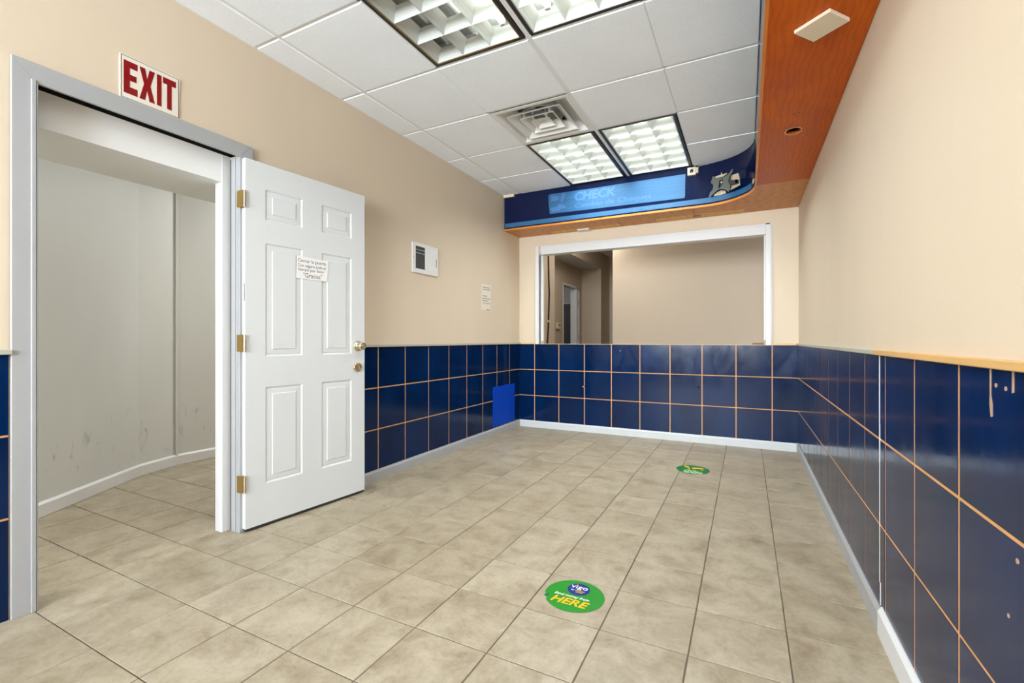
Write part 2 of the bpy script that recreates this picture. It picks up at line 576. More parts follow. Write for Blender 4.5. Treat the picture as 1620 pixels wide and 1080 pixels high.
for a0, a1, f in ((YF0, 0.672, 0.0), (1.617, YB, 2.596)):
    wainscot(wl, lambda a, z: ON_LEFT(XL, a, z), a0, a1, f, 0.3045, 1, 0.072 if a0 > 0 else -0.002)
wainscot(wr, lambda a, z: ON_RIGHT(XR, a, z), YF0, YB, 1.384, 0.3082, -1, 0.072, 0.0115)
wainscot(wb, lambda a, z: ON_BACK(a, YB, z), XL, XR, -2.239, 0.3074, 1)
boxes('groove_board', [(XL - 0.0055, XL - 0.0013, YF0, 0.672, 0.0, ZRAIL), (XL - 0.0055, XL - 0.0013, 1.617, YB, 0.0, ZRAIL)], mat_groove, wl)
boxes('groove_board', [(XR + 0.0013, XR + 0.0055, YF0, YB, 0.0, ZRAIL)], mat_groove, wr)
boxes('groove_board', [(XL, XR, YB + 0.0013, YB + 0.0055, 0.0, ZRAIL)], mat_groove, wb)

# chips, screw holes and caulk on the wainscot
for (y, z, r) in ((1.208, 0.952, 0.0042), (1.171, 0.949, 0.0042), (1.161, 0.535, 0.004), (1.130, 0.648, 0.005)):
    bm = bmesh.new()
    cyl(bm, (0, 0, 0), r, 0.0010, 'X', 12)
    obj('paint_chip', finish(bm, 'paint_chip', mat_chip), wr, Matrix.Translation((XR - 0.0004, y, z)))
for pts in ([(1.2335, .984), (1.2275, .984), (1.2285, .93), (1.2225, .915), (1.2220, .890), (1.2290, .888), (1.2335, .912), (1.2325, .935)],
            [(1.1475, .984), (1.1420, .984), (1.1415, .945), (1.1480, .943)]):
    outline_plate('scraped_streak', [(-(y), z) for y, z in pts][::-1], 0.0008, mat_chip, wr, ON_RIGHT(XR - 0.0001, 0, 0))
for y, z0, z1, w in ((2.073, 0.735, 0.982, 0.006), (2.071, 0.60, 0.735, 0.008), (2.071, 0.17, 0.60, 0.0022), (2.060, 0.092, 0.172, 0.008)):
    boxes('caulk_seam', [(XR - 0.001, XR + 0.001, y - w / 2, y + w / 2, z0, z1)], mat_plastic, wr)
for (x, z, r, m) in ((-0.428, 0.555, 0.010, mat_black), (-1.639, 0.507, 0.008, mat_groove), (-1.622, 0.515, 0.005, mat_black), (-1.219, 0.917, 0.005, mat_groove)):
    bm = bmesh.new()
    cyl(bm, (x, YB - 0.0002, z), r, 0.0012, 'Y', 12)
    obj('screw_hole', finish(bm, 'screw_hole', m), wb)


# ---- baseboards
def base_profile(t=0.014, h=0.078):
    return [(0, 0), (t, 0), (t, h - 0.016), (t * 0.45, h - 0.004), (t * 0.3, h), (0, h)]


def baseboard(name, mat4, length, m, t=0.014, h=0.078, parent=None):
    """profile in local (x out of the wall, z up), runs along local +y from 0 to length"""
    bm = bmesh.new()
    poly_prism(bm, base_profile(t, h), 0, length)
    return obj(name, finish(bm, name, m), parent, mat4)


b = baseboard('baseboard_left', Matrix.Translation((XL, 1.62, 0)), YB - 1.62, mat_grey)
tag(b, 'grey painted baseboard under the dark wainscot beside the open door', 'baseboard', 'structure')
b = baseboard('baseboard_back', frame((0, -1, 0), (1, 0, 0), (0, 0, 1), (XL, YB, 0)), XR - XL, mat_whitebase)
tag(b, 'pale grey baseboard along the end wall under the teller window', 'baseboard', 'structure')
b = baseboard('baseboard_right', frame((-1, 0, 0), (0, -1, 0), (0, 0, 1), (XR, YB, 0)), YB - 2.035, mat_grey, 0.012, 0.085)
tag(b, 'grey baseboard from the end wall to the white caulk seam', 'baseboard', 'structure')
bf = baseboard('baseboard_front', frame((-1, 0, 0), (0, -1, 0), (0, 0, 1), (XR, 2.035, 0)), 2.035 - YF0, mat_white, 0.014, 0.098)
tag(bf, 'taller bright white baseboard continuing the grey one, nearest the camera', 'baseboard', 'structure')

# ---- rail that caps the wainscot
rail = lambda n, x0, x1, y0, y1, m: boxes(n, [(x0, x1, y0, y1, ZRAIL, ZRAIL + 0.018)], m, None, 0.002)
tag(rail('trim_1', XL - 0.004, XL + 0.016, 1.617, YB, mat_railpaint), 'grey-green rail over the dark wainscot behind the open door', 'trim', 'structure')
tag(rail('trim_2', XL - 0.004, XL + 0.022, YF0, 0.678, mat_railpaint), 'short grey rail end left of the doorway casing', 'trim', 'structure')
tag(rail('trim_3', XL + 0.017, WX0 - 0.055, YB - 0.013, YB + 0.012, mat_palewood), 'short bare wood rail at the teller window near the paper notice', 'trim', 'structure')
tag(rail('trim_4', WX1 + 0.055, XR - 0.014, YB - 0.013, YB + 0.012, mat_palewood), 'short bare wood rail between teller window and long blank wall', 'trim', 'structure')
tag(rail('trim_5', XR - 0.013, XR + 0.012, 2.112, YB - 0.014, mat_railpaint), 'grey painted rail over the wainscot of the blank wall', 'trim', 'structure')
tag(rail('trim_6', XR - 0.014, XR + 0.012, YF0, 2.110, mat_rawwood), 'bare honey-coloured wood rail over the wainscot, nearest the camera', 'trim', 'structure')
boxes('sill_strip', [(WX0, WX1, YB - 0.002, YB + 0.12, ZRAIL, ZRAIL + 0.004)], mat_palewood, wb)

# ---- door casing, jambs and the white lining behind
cas = thing('trim_7', 'grey painted door casing with mitred corners around the doorway', 'door casing', (XL, 0, 0), 0, 'structure')
C0, C1, CZ = 0.676, 1.612, 2.098
I0, I1, IZ = 0.748, 1.536, 2.022


def casing(pts, name='casing_board'):
    bm = bmesh.new()
    poly_prism(bm, pts, 0.0, 0.013)
    me = finish(bm, name, mat_grey, 0.0015)
    return obj(name, me, cas, frame((0, 1, 0), (1, 0, 0), (0, 0, 1), (0, 0, 0)))


casing([(C0, 0.0), (I0, 0.0), (I0, IZ), (C0, CZ)])
casing([(C0, CZ), (I0, IZ), (I1, IZ), (C1, CZ)])
casing([(I1, 0.0), (C1, 0.0), (C1, CZ), (I1, IZ)])
boxes('casing_bead', [(0.012, 0.019, I0 - 0.020, I0 - 0.006, 0, IZ + 0.01), (0.012, 0.017, I0 - 0.004, I0, 0, IZ)], mat_grey, cas, 0.0015)
boxes('jamb_board', [(-0.062, 0.004, I0 - 0.016, I0, 0, IZ)], mat_grey, cas, 0.001)
boxes('jamb_board', [(-0.060, 0.004, I1, I1 + 0.018, 0, IZ)], mat_grey, cas, 0.001)
boxes('jamb_bead', [(-0.022, -0.017, I1 - 0.004, I1 + 0.002, 0, IZ)], mat_grey, cas)
boxes('gap_shade', [(-0.075, -0.004, I0 - 0.01, I1 + 0.03, IZ + 0.012, IZ + 0.014), (-0.078, -0.064, I1 + 0.008, I1 + 0.03, 0, IZ)], mat_black, cas)  # black sheets standing in for the darkness inside the frame gaps
boxes('lining_board', [(-0.14, -0.078, 1.498, 1.560, 0.0, 2.03)], mat_white, cas, 0.0015)

hdr = boxes('ceiling_hall_header', [(-2.95, -2.517, 0.45, 2.2, 1.888, ZC)], mat_underside)
tag(hdr, 'low white boxed header just inside the hallway doorway', 'ceiling', 'structure')

# ---- hall
bm = bmesh.new()
for (xa, ya), (xb, yb) in zip(HALL, HALL[1:]):
    d = Vector((xb - xa, yb - ya, 0)).normalized()
    nrm = Vector((-d.y, d.x, 0)) * 0.1
    v = [bm.verts.new(p) for p in ((xa, ya, 0), (xb, yb, 0), (xb + nrm.x, yb + nrm.y, 0), (xa + nrm.x, ya + nrm.y, 0),
                                   (xa, ya, ZC), (xb, yb, ZC), (xb + nrm.x, yb + nrm.y, ZC), (xa + nrm.x, ya + nrm.y, ZC))]
    for f in ((3, 2, 1, 0), (4, 5, 6, 7), (0, 1, 5, 4), (1, 2, 6, 5), (2, 3, 7, 6), (3, 0, 4, 7)):
        bm.faces.new([v[i] for i in f])
wh = obj('wall_hall', finish(bm, 'wall_hall', mat_hall))
tag(wh, 'grey-white scuffed hallway wall with slight bends seen through the doorway', 'wall', 'structure')
bh = thing('baseboard_hall', 'white painted baseboard at the foot of the bent hallway wall', 'baseboard', (0, 0, 0), 0, 'structure')
for k, ((xa, ya), (xb, yb)) in enumerate(zip(HALL[:-1], HALL[1:-1] + [HALL[-1]])):
    d = Vector((xb - xa, yb - ya, 0))
    L = d.length
    d.normalize()
    out = Vector((d.y, -d.x, 0))
    bm = bmesh.new()
    poly_prism(bm, [(0, 0.002), (0.016, 0.002), (0.016, 0.075), (0.006, 0.088), (0, 0.088)], -0.002, L + 0.004)
    obj('baseboard_length', finish(bm, 'baseboard_length', mat_white), bh, frame(out, d, (0, 0, 1), (xa, ya, 0)))
strip = HALL[3]
boxes('wall_strip', [(-0.006, 0.012, -0.006, 0.012, 0.088, ZC)], mat_hall, wh, 0, Matrix.Translation((strip[0] + 0.004, strip[1], 0)))
hc = boxes('ceiling_hall', [(-5.0, XL - T, -1.2, 5.0, ZC, ZC + 0.1)], mat_hall)
tag(hc, 'hallway ceiling above the boxed header', 'ceiling', 'structure')
hw = boxes('wall_hall_end', [(-5.0, XL - T, 4.9, 5.0, 0, ZC)], mat_hall)
tag(hw, 'end wall of the hallway beyond the doorway', 'wall', 'structure')

# ---- ceiling: slab above, tees and tiles below
ceil = boxes('ceiling', [(XL - 0.2, XR + 0.2, YF0 - 0.2, YB + 0.13, ZC + 0.13, ZC + 0.2)], mat_plenum)
tag(ceil, 'suspended ceiling of white lay-in tiles on a white metal grid', 'ceiling', 'structure')
GXS = [XL, -2.236, -1.652, -1.040, -0.436, 0.065]
GYS = [YF0, -2.60, -1.395, -0.79, -0.185, 0.42, 1.025, 1.632, 2.250, 2.858, 3.466, 4.058, 4.60]
SKIP = {(ix, iy) for ix in (2, 3) for iy in (6, 7, 10, 11)} | {(2, 9)}      # lamps and the air diffuser
for ix in range(5):
    for iy in range(12):
        if (ix, iy) in SKIP:
            continue
        x0, x1, y0, y1 = GXS[ix], GXS[ix + 1], GYS[iy], GYS[iy + 1]
        lx = {0: 0.002, 1: 0.012, 2: 0.002, 3: 0.012, 4: 0.002}[ix]
        rx = {0: 0.012, 1: 0.002, 2: 0.012, 3: 0.002, 4: 0.002}[ix]
        a0, a1, b0, b1 = x0 + lx, x1 - rx, y0 + 0.009, y1 - 0.009
        if iy == 11:
            b1 = y1 - 0.002
        if ix == 4 and iy == 11:                                    # last tile is cut to the curve of the fascia
            pts = [(a0, b0), (a1, b0)]
            for k in range(0, 9):
                t = k / 8 * PI / 2
                px, py = ACX + (RAD - 0.002) * math.cos(t), ACY + (RAD - 0.002) * math.sin(t)
                if px >= a0 and py > b0:
                    pts.append((px, py))
            pts.append((a0, b1))
            outline_plate('ceiling_tile', [(x, -y) for x, y in pts], 0.012, mat_ceiltile, ceil, ON_CEIL(0, 0, ZC + 0.006))
            continue
        me = slab(a1 - a0, b1 - b0, 0.012, 0.004, mat_ceiltile, 'ceiling_tile')
        obj('ceiling_tile', me, ceil, ON_CEIL((a0 + a1) / 2, (b0 + b1) / 2, ZC - 0.004 + random.uniform(0, 0.0015)))
for ix in (1, 3):
    boxes('ceiling_tee', [(GXS[ix] - 0.013, GXS[ix] + 0.013, YF0, 4.60, ZC + 0.001, ZC + 0.03)], mat_tee, ceil)
for ix in (2, 4):
    for iy in range(12):
        boxes('ceiling_tee', [(GXS[ix] - 0.008, GXS[ix] + 0.008, GYS[iy] + 0.01, GYS[iy + 1] - 0.01, ZC + 0.001, ZC + 0.03)], mat_tee, ceil)
for iy in range(1, 12):
    for ix in range(5):
        if iy in (7, 11) and ix in (2, 3):
            continue
        boxes('ceiling_tee', [(GXS[ix] + 0.013 if ix else XL, GXS[ix + 1] - 0.013 if ix < 4 else GXS[5], GYS[iy] - 0.012, GYS[iy] + 0.012, ZC + 0.001, ZC + 0.03)], mat_tee, ceil)
boxes('wall_angle', [(XL - 0.006, XL + 0.012, YF0, 4.6, ZC - 0.002, ZC + 0.001)], mat_tee, ceil)


# ---- soffit and curved fascia
def path(s):
    """fascia line: along the end wall, round the corner, along the blank wall towards the shopfront; returns point and outward normal"""
    if s < L1:
        return (XL + s, 4.60), (0, -1)
    a = (s - L1) / RAD
    if a < PI / 2:
        return (ACX + RAD * math.sin(a), ACY + RAD * math.cos(a)), (-math.sin(a), -math.cos(a))
    return (0.065, ACY - (s - L1 - RAD * PI / 2)), (-1, 0)


S_ARC1 = L1 + RAD * PI / 2
S_END = S_ARC1 + (ACY - YF0)


def ss(a, b, step=0.03):
    out = [a]
    for q in [L1 + RAD * PI / 2 * k / 48 for k in range(49)]:
        if a + 1e-4 < q < b - 1e-4:
            out.append(q)
    out.append(b)
    return out


def band(name, s0, s1, z0, z1, off, th, m, parent):
    """strip that follows the fascia: from z0 to z1, its face OFF outside the line"""
    bm = bmesh.new()
    cols = []
    for s in ss(s0, s1):
        (x, y), (nx, ny) = path(s)
        cols.append([bm.verts.new((x + nx * o, y + ny * o, z)) for o, z in ((off, z0), (off, z1), (off - th, z1), (off - th, z0))])
    for a, b2 in zip(cols, cols[1:]):
        for i in range(4):
            bm.faces.new((a[i], b2[i], b2[(i + 1) % 4], a[(i + 1) % 4]))
    bm.faces.new(cols[0])
    bm.faces.new(cols[-1][::-1])
    return obj(name, finish(bm, name, m), parent)


sof = thing('ceiling_soffit', 'lowered plywood soffit with a curved navy fascia under the ceiling', 'soffit', (0, 0, 0), 0, 'structure')
band('fascia_panel', 0.0, S_END, SOF_Z + 0.018, ZC + 0.13, 0.0, 0.012, mat_navyfascia, sof)
band('edge_band', 0.0, S_END, SOF_Z, SOF_Z + 0.019, 0.003, 0.014, mat_plyedge, sof)
ZS2 = 0.012


def ply_board(name, outer, holes, m):
    pts = [(x, -y) for x, y in outer]
    hl = [(x, -y) for x, y in holes] if holes else None
    return outline_plate(name, pts, -0.016, m, sof, ON_CEIL(0, 0, SOF_Z + 0.001), hl)


arc = [(ACX + (RAD + 0.011) * math.cos(t), ACY + (RAD + 0.011) * math.sin(t)) for t in [PI / 2 * k / 16 for k in range(17)]]
hole = [(0.248 + 0.040 * math.cos(t), 3.165 + 0.047 * math.sin(t) + 0.004 * math.sin(3 * t)) for t in [2 * PI * k / 18 for k in range(18)]]
ply_board('soffit_board', [(0.076, YF0), (XR + 0.004, YF0), (XR + 0.004, 4.146), (0.076, 4.146)], hole, mat_ply)
back_outer = [(XR + 0.004, 4.149), (XR + 0.004, YB + 0.005), (XL - 0.004, YB + 0.005), (XL - 0.004, 4.611)] + [p for p in reversed(arc) if p[1] > 4.16] + [(0.076, 4.149)]
h2 = [(-0.435 + 0.038 * math.cos(t), 4.912 + 0.028 * math.sin(t)) for t in [2 * PI * k / 14 for k in range(14)]]
ply_board('soffit_board', back_outer, h2, mat_ply_back_sheen)
for x0, x1, y0, y1 in ((-1.995, -1.195, 4.868, 4.986), (-0.83, -0.475, 4.85, 4.986), (-0.395, -0.012, 4.85, 4.986)):
    boxes('veneer_patch', [(x0, x1, y0, y1, SOF_Z - 0.0012, SOF_Z + 0.002)], mat_veneer, sof)
for x, y0, y1 in ((-2.0, 4.80, 4.985), (-1.19, 4.76, 4.985), (-0.835, 4.76, 4.985), (-0.45, 4.66, 4.84)):
    boxes('board_seam', [(x - 0.0015, x + 0.0015, y0, y1, SOF_Z - 0.0006, SOF_Z + 0.001)], mat_dark, sof)
bm = bmesh.new()
for i in range(18):                                                 # splintered rim of the hole
    t = 2 * PI * i / 18
    t2 = 2 * PI * (i + 1) / 18
    r1, r2 = 0.043 + random.uniform(0, .006), 0.043 + random.uniform(0, .006)
    q = [bm.verts.new((0.248 + r * math.cos(a), 3.165 + 1.17 * r * math.sin(a), SOF_Z + 0.0002)) for r, a in ((0.039, t), (0.039, t2), (r2, t2), (r1, t))]
    bm.faces.new(q)
obj('hole_rim', finish(bm, 'hole_rim', mat_scrape), sof)
for x, y in ((0.235, 2.93), (0.256, 2.92)):
    bm = bmesh.new()
    cyl(bm, (x, y, SOF_Z + 0.0008), 0.006, 0.001, 'Z', 10)
    obj('screw_hole', finish(bm, 'screw_hole', mat_dark), sof)


def patch_cols(name, cols, off, m, parent):
    bm = bmesh.new()
    prev = None
    for s, z0, z1 in cols:
        (x, y), (nx, ny) = path(s)
        cur = [bm.verts.new((x + nx * o, y + ny * o, z)) for o, z in ((off, z0), (off, z1), (0, z1), (0, z0))]
        if prev:
            for i in range(4):
                bm.faces.new((prev[i], cur[i], cur[(i + 1) % 4], prev[(i + 1) % 4]))
        else:
            bm.faces.new(cur)
        prev = cur
    bm.faces.new(prev[::-1])
    return obj(name, finish(bm, name, m), parent)


patch_cols('scraped_patch', [(2.183, 2.521, 2.526), (2.206, 2.512, 2.530), (2.250, 2.509, 2.531), (2.286, 2.521, 2.532), (2.293, 2.529, 2.533)], 0.0012, mat_scrape, sof)
patch_cols('scraped_patch', [(2.238, 2.528, 2.535), (2.244, 2.528, 2.556), (2.249, 2.528, 2.535)], 0.0012, mat_scrape, sof)
patch_cols('scraped_patch', [(2.298, 2.386, 2.448), (2.322, 2.372, 2.474), (2.335, 2.370, 2.496), (2.370, 2.375, 2.498), (2.410, 2.380, 2.493), (2.424, 2.381, 2.445), (2.430, 2.381, 2.400)], 0.0012, mat_scrape, sof)
patch_cols('scraped_patch', [(2.175, 2.350, 2.360), (2.206, 2.350, 2.381), (2.237, 2.350, 2.390), (2.275, 2.352, 2.378), (2.284, 2.356, 2.364)], 0.0012, mat_scrape, sof)
patch_cols('scraped_patch', [(2.620, 2.330, 2.357), (2.650, 2.322, 2.360), (2.674, 2.340, 2.356)], 0.0012, mat_scrape, sof)
boxes('wall_block', [(XL, XL + 0.13, 4.575, 4.60, ZC - 0.028, ZC - 0.002)], mat_beige, sof)

# ---- teller window frame
win = thing('window_1', 'wide unglazed teller window with a white painted frame in the end wall', 'window', (0, YB, 0), 0, 'structure')
boxes('head_board', [(-2.152, 0.166, -0.018, 0.10, 2.036, 2.120)], mat_white, win, 0.002)
boxes('head_strip', [(-2.158, 0.17, -0.012, 0.02, 2.120, 2.139)], mat_white, win, 0.002)
boxes('jamb_board', [(-2.224, -2.178, -0.016, 0.012, 0.984, 2.142)], mat_white, win, 0.002)
boxes('jamb_board', [(0.166, 0.210, -0.018, 0.10, 0.984, 2.130)], mat_white, win, 0.002)
boxes('jamb_strip', [(0.211, 0.220, -0.010, 0.006, 0.984, 2.130)], mat_white, win, 0.001)
boxes('jamb_lining', [(-2.178, -2.163, 0.006, 0.10, 0.984, 2.036)], mat_white, win, 0.001)
boxes('jamb_lining', [(-2.163, -2.140, 0.030, 0.055, 1.02, 2.036)], mat_white, win, 0.002)
boxes('jamb_lining', [(0.152, 0.166, 0.02, 0.10, 1.03, 2.036)], mat_white, win, 0.002)
for x, z in ((-2.168, 1.78), (-2.168, 1.32)):
    bm = bmesh.new()
    cyl(bm, (-2.1625, 0.02, z), 0.005, 0.002, 'X', 10)
    obj('screw', finish(bm, 'screw', mat_steel), win)
boxes('corner_block', [(0.166, 0.20, -0.014, 0.0, 2.130, 2.141)], mat_dark, win)

# ---- teller room and corridor beyond the window
TY = 6.62
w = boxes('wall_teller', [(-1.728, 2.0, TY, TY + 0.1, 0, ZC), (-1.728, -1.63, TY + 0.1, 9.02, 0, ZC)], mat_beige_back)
tag(w, 'plain beige wall facing the teller window', 'wall', 'structure')
NX, NY0, NY1, NZ = -2.795, 6.09, 8.43, 2.37
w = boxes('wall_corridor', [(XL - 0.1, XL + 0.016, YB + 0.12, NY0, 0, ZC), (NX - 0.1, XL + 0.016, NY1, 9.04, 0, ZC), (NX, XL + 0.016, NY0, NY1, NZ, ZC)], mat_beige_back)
tag(w, 'beige corridor wall with a shallow alcove beyond the teller window', 'wall', 'structure')
boxes('alcove_soffit', [(NX, XL + 0.014, NY0, NY1, NZ - 0.003, NZ)], mat_hall, w)
PD0, PD1, PDZ = 7.42, 8.17, 2.0
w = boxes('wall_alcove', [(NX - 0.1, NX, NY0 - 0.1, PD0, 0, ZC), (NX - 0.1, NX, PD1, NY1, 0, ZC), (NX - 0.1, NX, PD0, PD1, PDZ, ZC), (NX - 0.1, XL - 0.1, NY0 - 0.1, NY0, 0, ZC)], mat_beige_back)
tag(w, 'alcove wall holding the far white doorway', 'wall', 'structure')
w = boxes('wall_corridor_end', [(-2.6, -1.6, 9.04, 9.14, 0, ZC)], mat_beige_back)
tag(w, 'narrow far end of the corridor beyond the teller room', 'wall', 'structure')
w = boxes('wall_teller_side', [(2.0, 2.1, YB, TY + 0.1, 0, ZC)], mat_beige_back)
tag(w, 'side wall of the teller room outside the window view', 'wall', 'structure')
cb = boxes('ceiling_teller', [(-4.6, 2.1, YB + 0.12, 9.2, ZC + 0.004, ZC + 0.1)], mat_dark)
tag(cb, 'tiled ceiling of the corridor beyond the teller window', 'ceiling', 'structure')
for i in range(1):
    for j in range(14):
        x0, y0 = -2.42, 5.15 + j * 0.29
        for k in range(3):
            obj('ceiling_tile', slab(0.245, 0.275, 0.006, 0.001, mat_ceiltile, 'corridor_tile'), cb, ON_CEIL(x0 + 0.13 + k * 0.26, y0 + 0.14, ZC - 0.001))
dr = thing('door_2', 'white framed doorway in the alcove wall beyond the teller window', 'doorway', (NX, 0, 0), 0, 'structure')
boxes('door_frame', [(-0.10, 0.02, PD1 - 0.10, PD1, 0, PDZ), (-0.10, 0.02, PD0 - 0.015, PD1, PDZ - 0.025, PDZ + 0.015), (-0.1, 0.012, PD0 - 0.015, PD0, 0, PDZ)], mat_white, dr, 0.002)
boxes('door_edge', [(0.0, 0.03, PD1 - 0.005, PD1 + 0.05, 0.01, PDZ - 0.06)], mat_white, dr, 0.002)
for z in (0.35, 1.09, 1.72):
    boxes('hinge', [(0.021, 0.033, PD1 - 0.02, PD1 - 0.004, z - 0.045, z + 0.045)], mat_steel, dr)
w = boxes('wall_closet', [(-4.3, NX - 0.1, 8.72, 8.82, 0, ZC), (-4.3, -4.2, 6.9, 8.72, 0, ZC), (-4.3, NX - 0.1, 6.9, 7.0, 0, ZC)], mat_hall)
tag(w, 'grey closet wall glimpsed through the far white doorway', 'wall', 'structure')
boxes('wall_panel', [(-4.2, NX - 0.1, 8.700, 8.72, 0, 1.745)], mat_slate, w)
boxes('panel_cap', [(-4.2, NX - 0.1, 8.685, 8.72, 1.745, 1.772)], mat_white, w)

# ================================================================== THINGS
# ---- the open white panel door (hinged on the casing, swung against the wall)
door = thing('door_1', 'open white six-panel door with brass hinges, swung back against the beige wall', 'door', (-2.392, 1.548, 0.02),
             math.atan2(.9952, .0979), 'structure')
DW, DH, DT = 0.79, 1.995, 0.031
PAN = [(0.109, 0.334, 1.683, 1.853), (0.462, 0.686, 1.683, 1.858), (0.109, 0.334, 0.925, 1.556), (0.462, 0.686, 0.925, 1.560),
       (0.107, 0.329, 0.220, 0.755), (0.461, 0.680, 0.217, 0.752)]
cx_ = [(0.109, 0.334), (0.462, 0.686)]
rz_ = [(0.220, 0.755), (0.925, 1.556), (1.683, 1.856)]
bm = bmesh.new()
xs = [0, 0.109, 0.332, 0.462, 0.684, DW]
zs = [0, 0.220, 0.755, 0.925, 1.557, 1.683, 1.856, DH]
gv = {(i, j): bm.verts.new((x, 0, z)) for i, x in enumerate(xs) for j, z in enumerate(zs)}
for i in range(5):
    for j in range(7):
        if i in (1, 3) and j in (1, 3, 5):
            continue
        bm.faces.new((gv[i, j], gv[i + 1, j], gv[i + 1, j + 1], gv[i, j + 1]))
bv = [bm.verts.new(p) for p in ((0, DT, 0), (DW, DT, 0), (DW, DT, DH), (0, DT, DH))]
bm.faces.new(bv[::-1])
edge = lambda seq, a, b2: bm.faces.new(seq + [bv[b2], bv[a]])
edge([gv[i, 0] for i in range(6)], 0, 1)
edge([gv[5, j] for j in range(8)], 1, 2)
edge([gv[i, 7] for i in range(5, -1, -1)], 2, 3)
edge([gv[0, j] for j in range(7, -1, -1)], 3, 0)
obj('door_slab', finish(bm, 'door_slab', mat_door), door)
for i in (1, 3):
    for j in (1, 3, 5):
        x0, x1, z0, z1 = xs[i], xs[i + 1], zs[j], zs[j + 1]
        bm = bmesh.new()
        rings = []
        for ins, dep in ((0, 0), (0.006, 0.0045), (0.011, 0.0060), (0.014, 0.0045), (0.039, 0.0035), (0.041, 0.0012), (0.0435, 0.0004)):
            rings.append([bm.verts.new(p) for p in ((x0 + ins, dep, z0 + ins), (x1 - ins, dep, z0 + ins), (x1 - ins, dep, z1 - ins), (x0 + ins, dep, z1 - ins))])
        for a, b2 in zip(rings, rings[1:]):
            for k in range(4):
                bm.faces.new((a[k], a[(k + 1) % 4], b2[(k + 1) % 4], b2[k]))
        bm.faces.new(rings[-1])
        obj('door_panel', finish(bm, 'door_panel', mat_door), door)
boxes('under_door_shade', [(0.004, DW - 0.004, 0.004, DT - 0.004, -0.012, 0.0)], mat_dark, door)  # dark bar standing in for the shaded gap under the door
boxes('old_strike_plate', [(-0.0012, 0.001, 0.004, 0.012, 1.225, 1.322)], mat_steel, door)
for z in (0.243, 1.0, 1.773):
    bm = bmesh.new()
    for k in range(5):
        cyl(bm, (-0.006, -0.006, z - 0.036 + k * 0.018), 0.0065, 0.0172, 'Z', 10)
    hg = obj('hinge', finish(bm, 'hinge', mat_nickel, 0, False), door)
    boxes('hinge_leaf', [(-0.0035, -0.0005, -0.004, 0.022, z - 0.045, z + 0.045)], mat_brass if z > 0.5 else mat_steel, hg)
    boxes('hinge_leaf', [(-0.004, 0.0, 0.0, 0.045, -0.045, 0.045)], mat_brass, hg, 0,
          Matrix.Translation((-0.010, 0.0, z)) @ Matrix.Rotation(math.radians(11), 4, 'Z'))
    for dz in (-0.03, 0.0, 0.03):
        bm = bmesh.new()
        cyl(bm, (-0.004, 0.011 + (0.006 if dz else -0.003), z + dz), 0.0032, 0.002, 'X', 8)
        obj('hinge_screw', finish(bm, 'hinge_screw', mat_nickel), hg)


def on_door(x, z, y=0.0):
    """local frame on the door's face: +Z out of the door"""
    return frame((1, 0, 0), (0, 0, 1), (0, -1, 0), (x, y, z))


knob = obj('door_knob', finish(lathe([(0.033, 0.0), (0.034, 0.003), (0.031, 0.009), (0.021, 0.013), (0.017, 0.019), (0.0165, 0.026), (0.021, 0.031), (0.0262, 0.040),
                                      (0.0272, 0.050), (0.0255, 0.058), (0.019, 0.0625), (0.0175, 0.0610), (0.010, 0.0615)], 28), 'door_knob', mat_nickel, 0, True), door,
           on_door(0.731, 0.977))
bm = lathe([(0.0085, 0.0), (0.0085, 0.0055), (0.006, 0.007)], 16)
obj('lock_cylinder', finish(bm, 'lock_cylinder', mat_steel), knob, Matrix.Translation((0, 0, 0.0605)))
boxes('keyhole', [(-0.001, 0.001, -0.004, 0.004, 0.0, 0.0012)], mat_black, knob, 0, Matrix.Translation((0, 0, 0.067)))
db = obj('deadbolt', finish(lathe([(0.031, 0.0), (0.032, 0.004), (0.030, 0.010), (0.0255, 0.012), (0.022, 0.0085), (0.018, 0.008)], 28), 'deadbolt', mat_nickel, 0, True), door, on_door(0.728, 0.835))
bm = bmesh.new()
poly_prism(bm, [(-0.006, 0.0), (0.006, 0.0), (0.004, 0.016), (0.0, 0.019), (-0.004, 0.016)], -0.016, 0.016)
obj('thumb_turn', finish(bm, 'thumb_turn', mat_nickel, 0.001), db, Matrix.Translation((0.002, 0, 0.008)) @ Matrix.Rotation(math.radians(18), 4, 'Z'))

# ---- handwritten note taped to the door
note = thing('handwritten_note', 'small white handwritten paper note taped to the open door', 'note', (-2.392, 1.548, 0.02), math.atan2(.9952, .0979))
NM = on_door(0.0, 0.0, -0.0016)
sheet = outline_plate('paper_sheet', [(0.290, 1.383), (0.499, 1.381), (0.507, 1.510), (0.294, 1.516)], 0.0008, mat_paper, note, NM)
for i, (t, x0, x1, z0, z1) in enumerate((('Cerrar la puerta', 0.301, 0.490, 1.475, 1.501), ('Con seguro todo el', 0.301, 0.487, 1.447, 1.472),
                                         ('tiempo por favor', 0.303, 0.476, 1.424, 1.447), ('"Gracias"', 0.336, 0.462, 1.392, 1.420))):
    text_mesh('handwriting', t, mat_ink, 0.02, sheet, Matrix.Translation((0, 0, 0.0009)), 0.0, 0.0, 1, 0.0002, fit=(x0, x1, z0, z1))

# ---- EXIT sign
ex = thing('exit_sign', 'white EXIT sign with red letters on the beige wall above the doorway', 'sign', (XL - 0.006, 1.0, 2.10))
EM = ON_LEFT(0.0, 0.0, 0.0)
sg = lambda y, z: (y - 1.0, z - 2.10)
panel = outline_plate('sign_panel', [sg(1.013, 2.106), sg(1.016, 2.102), sg(1.243, 2.100), sg(1.247, 2.104), sg(1.253, 2.293), sg(1.249, 2.297), sg(1.016, 2.297), sg(1.013, 2.293)], 0.004, mat_sign, ex, EM)
lz = Matrix.Translation((0, 0, 0.004))


def rect(y0, y1, z0, z1):
    return [sg(y0, z0), sg(y1, z0), sg(y1, z1), sg(y0, z1)]


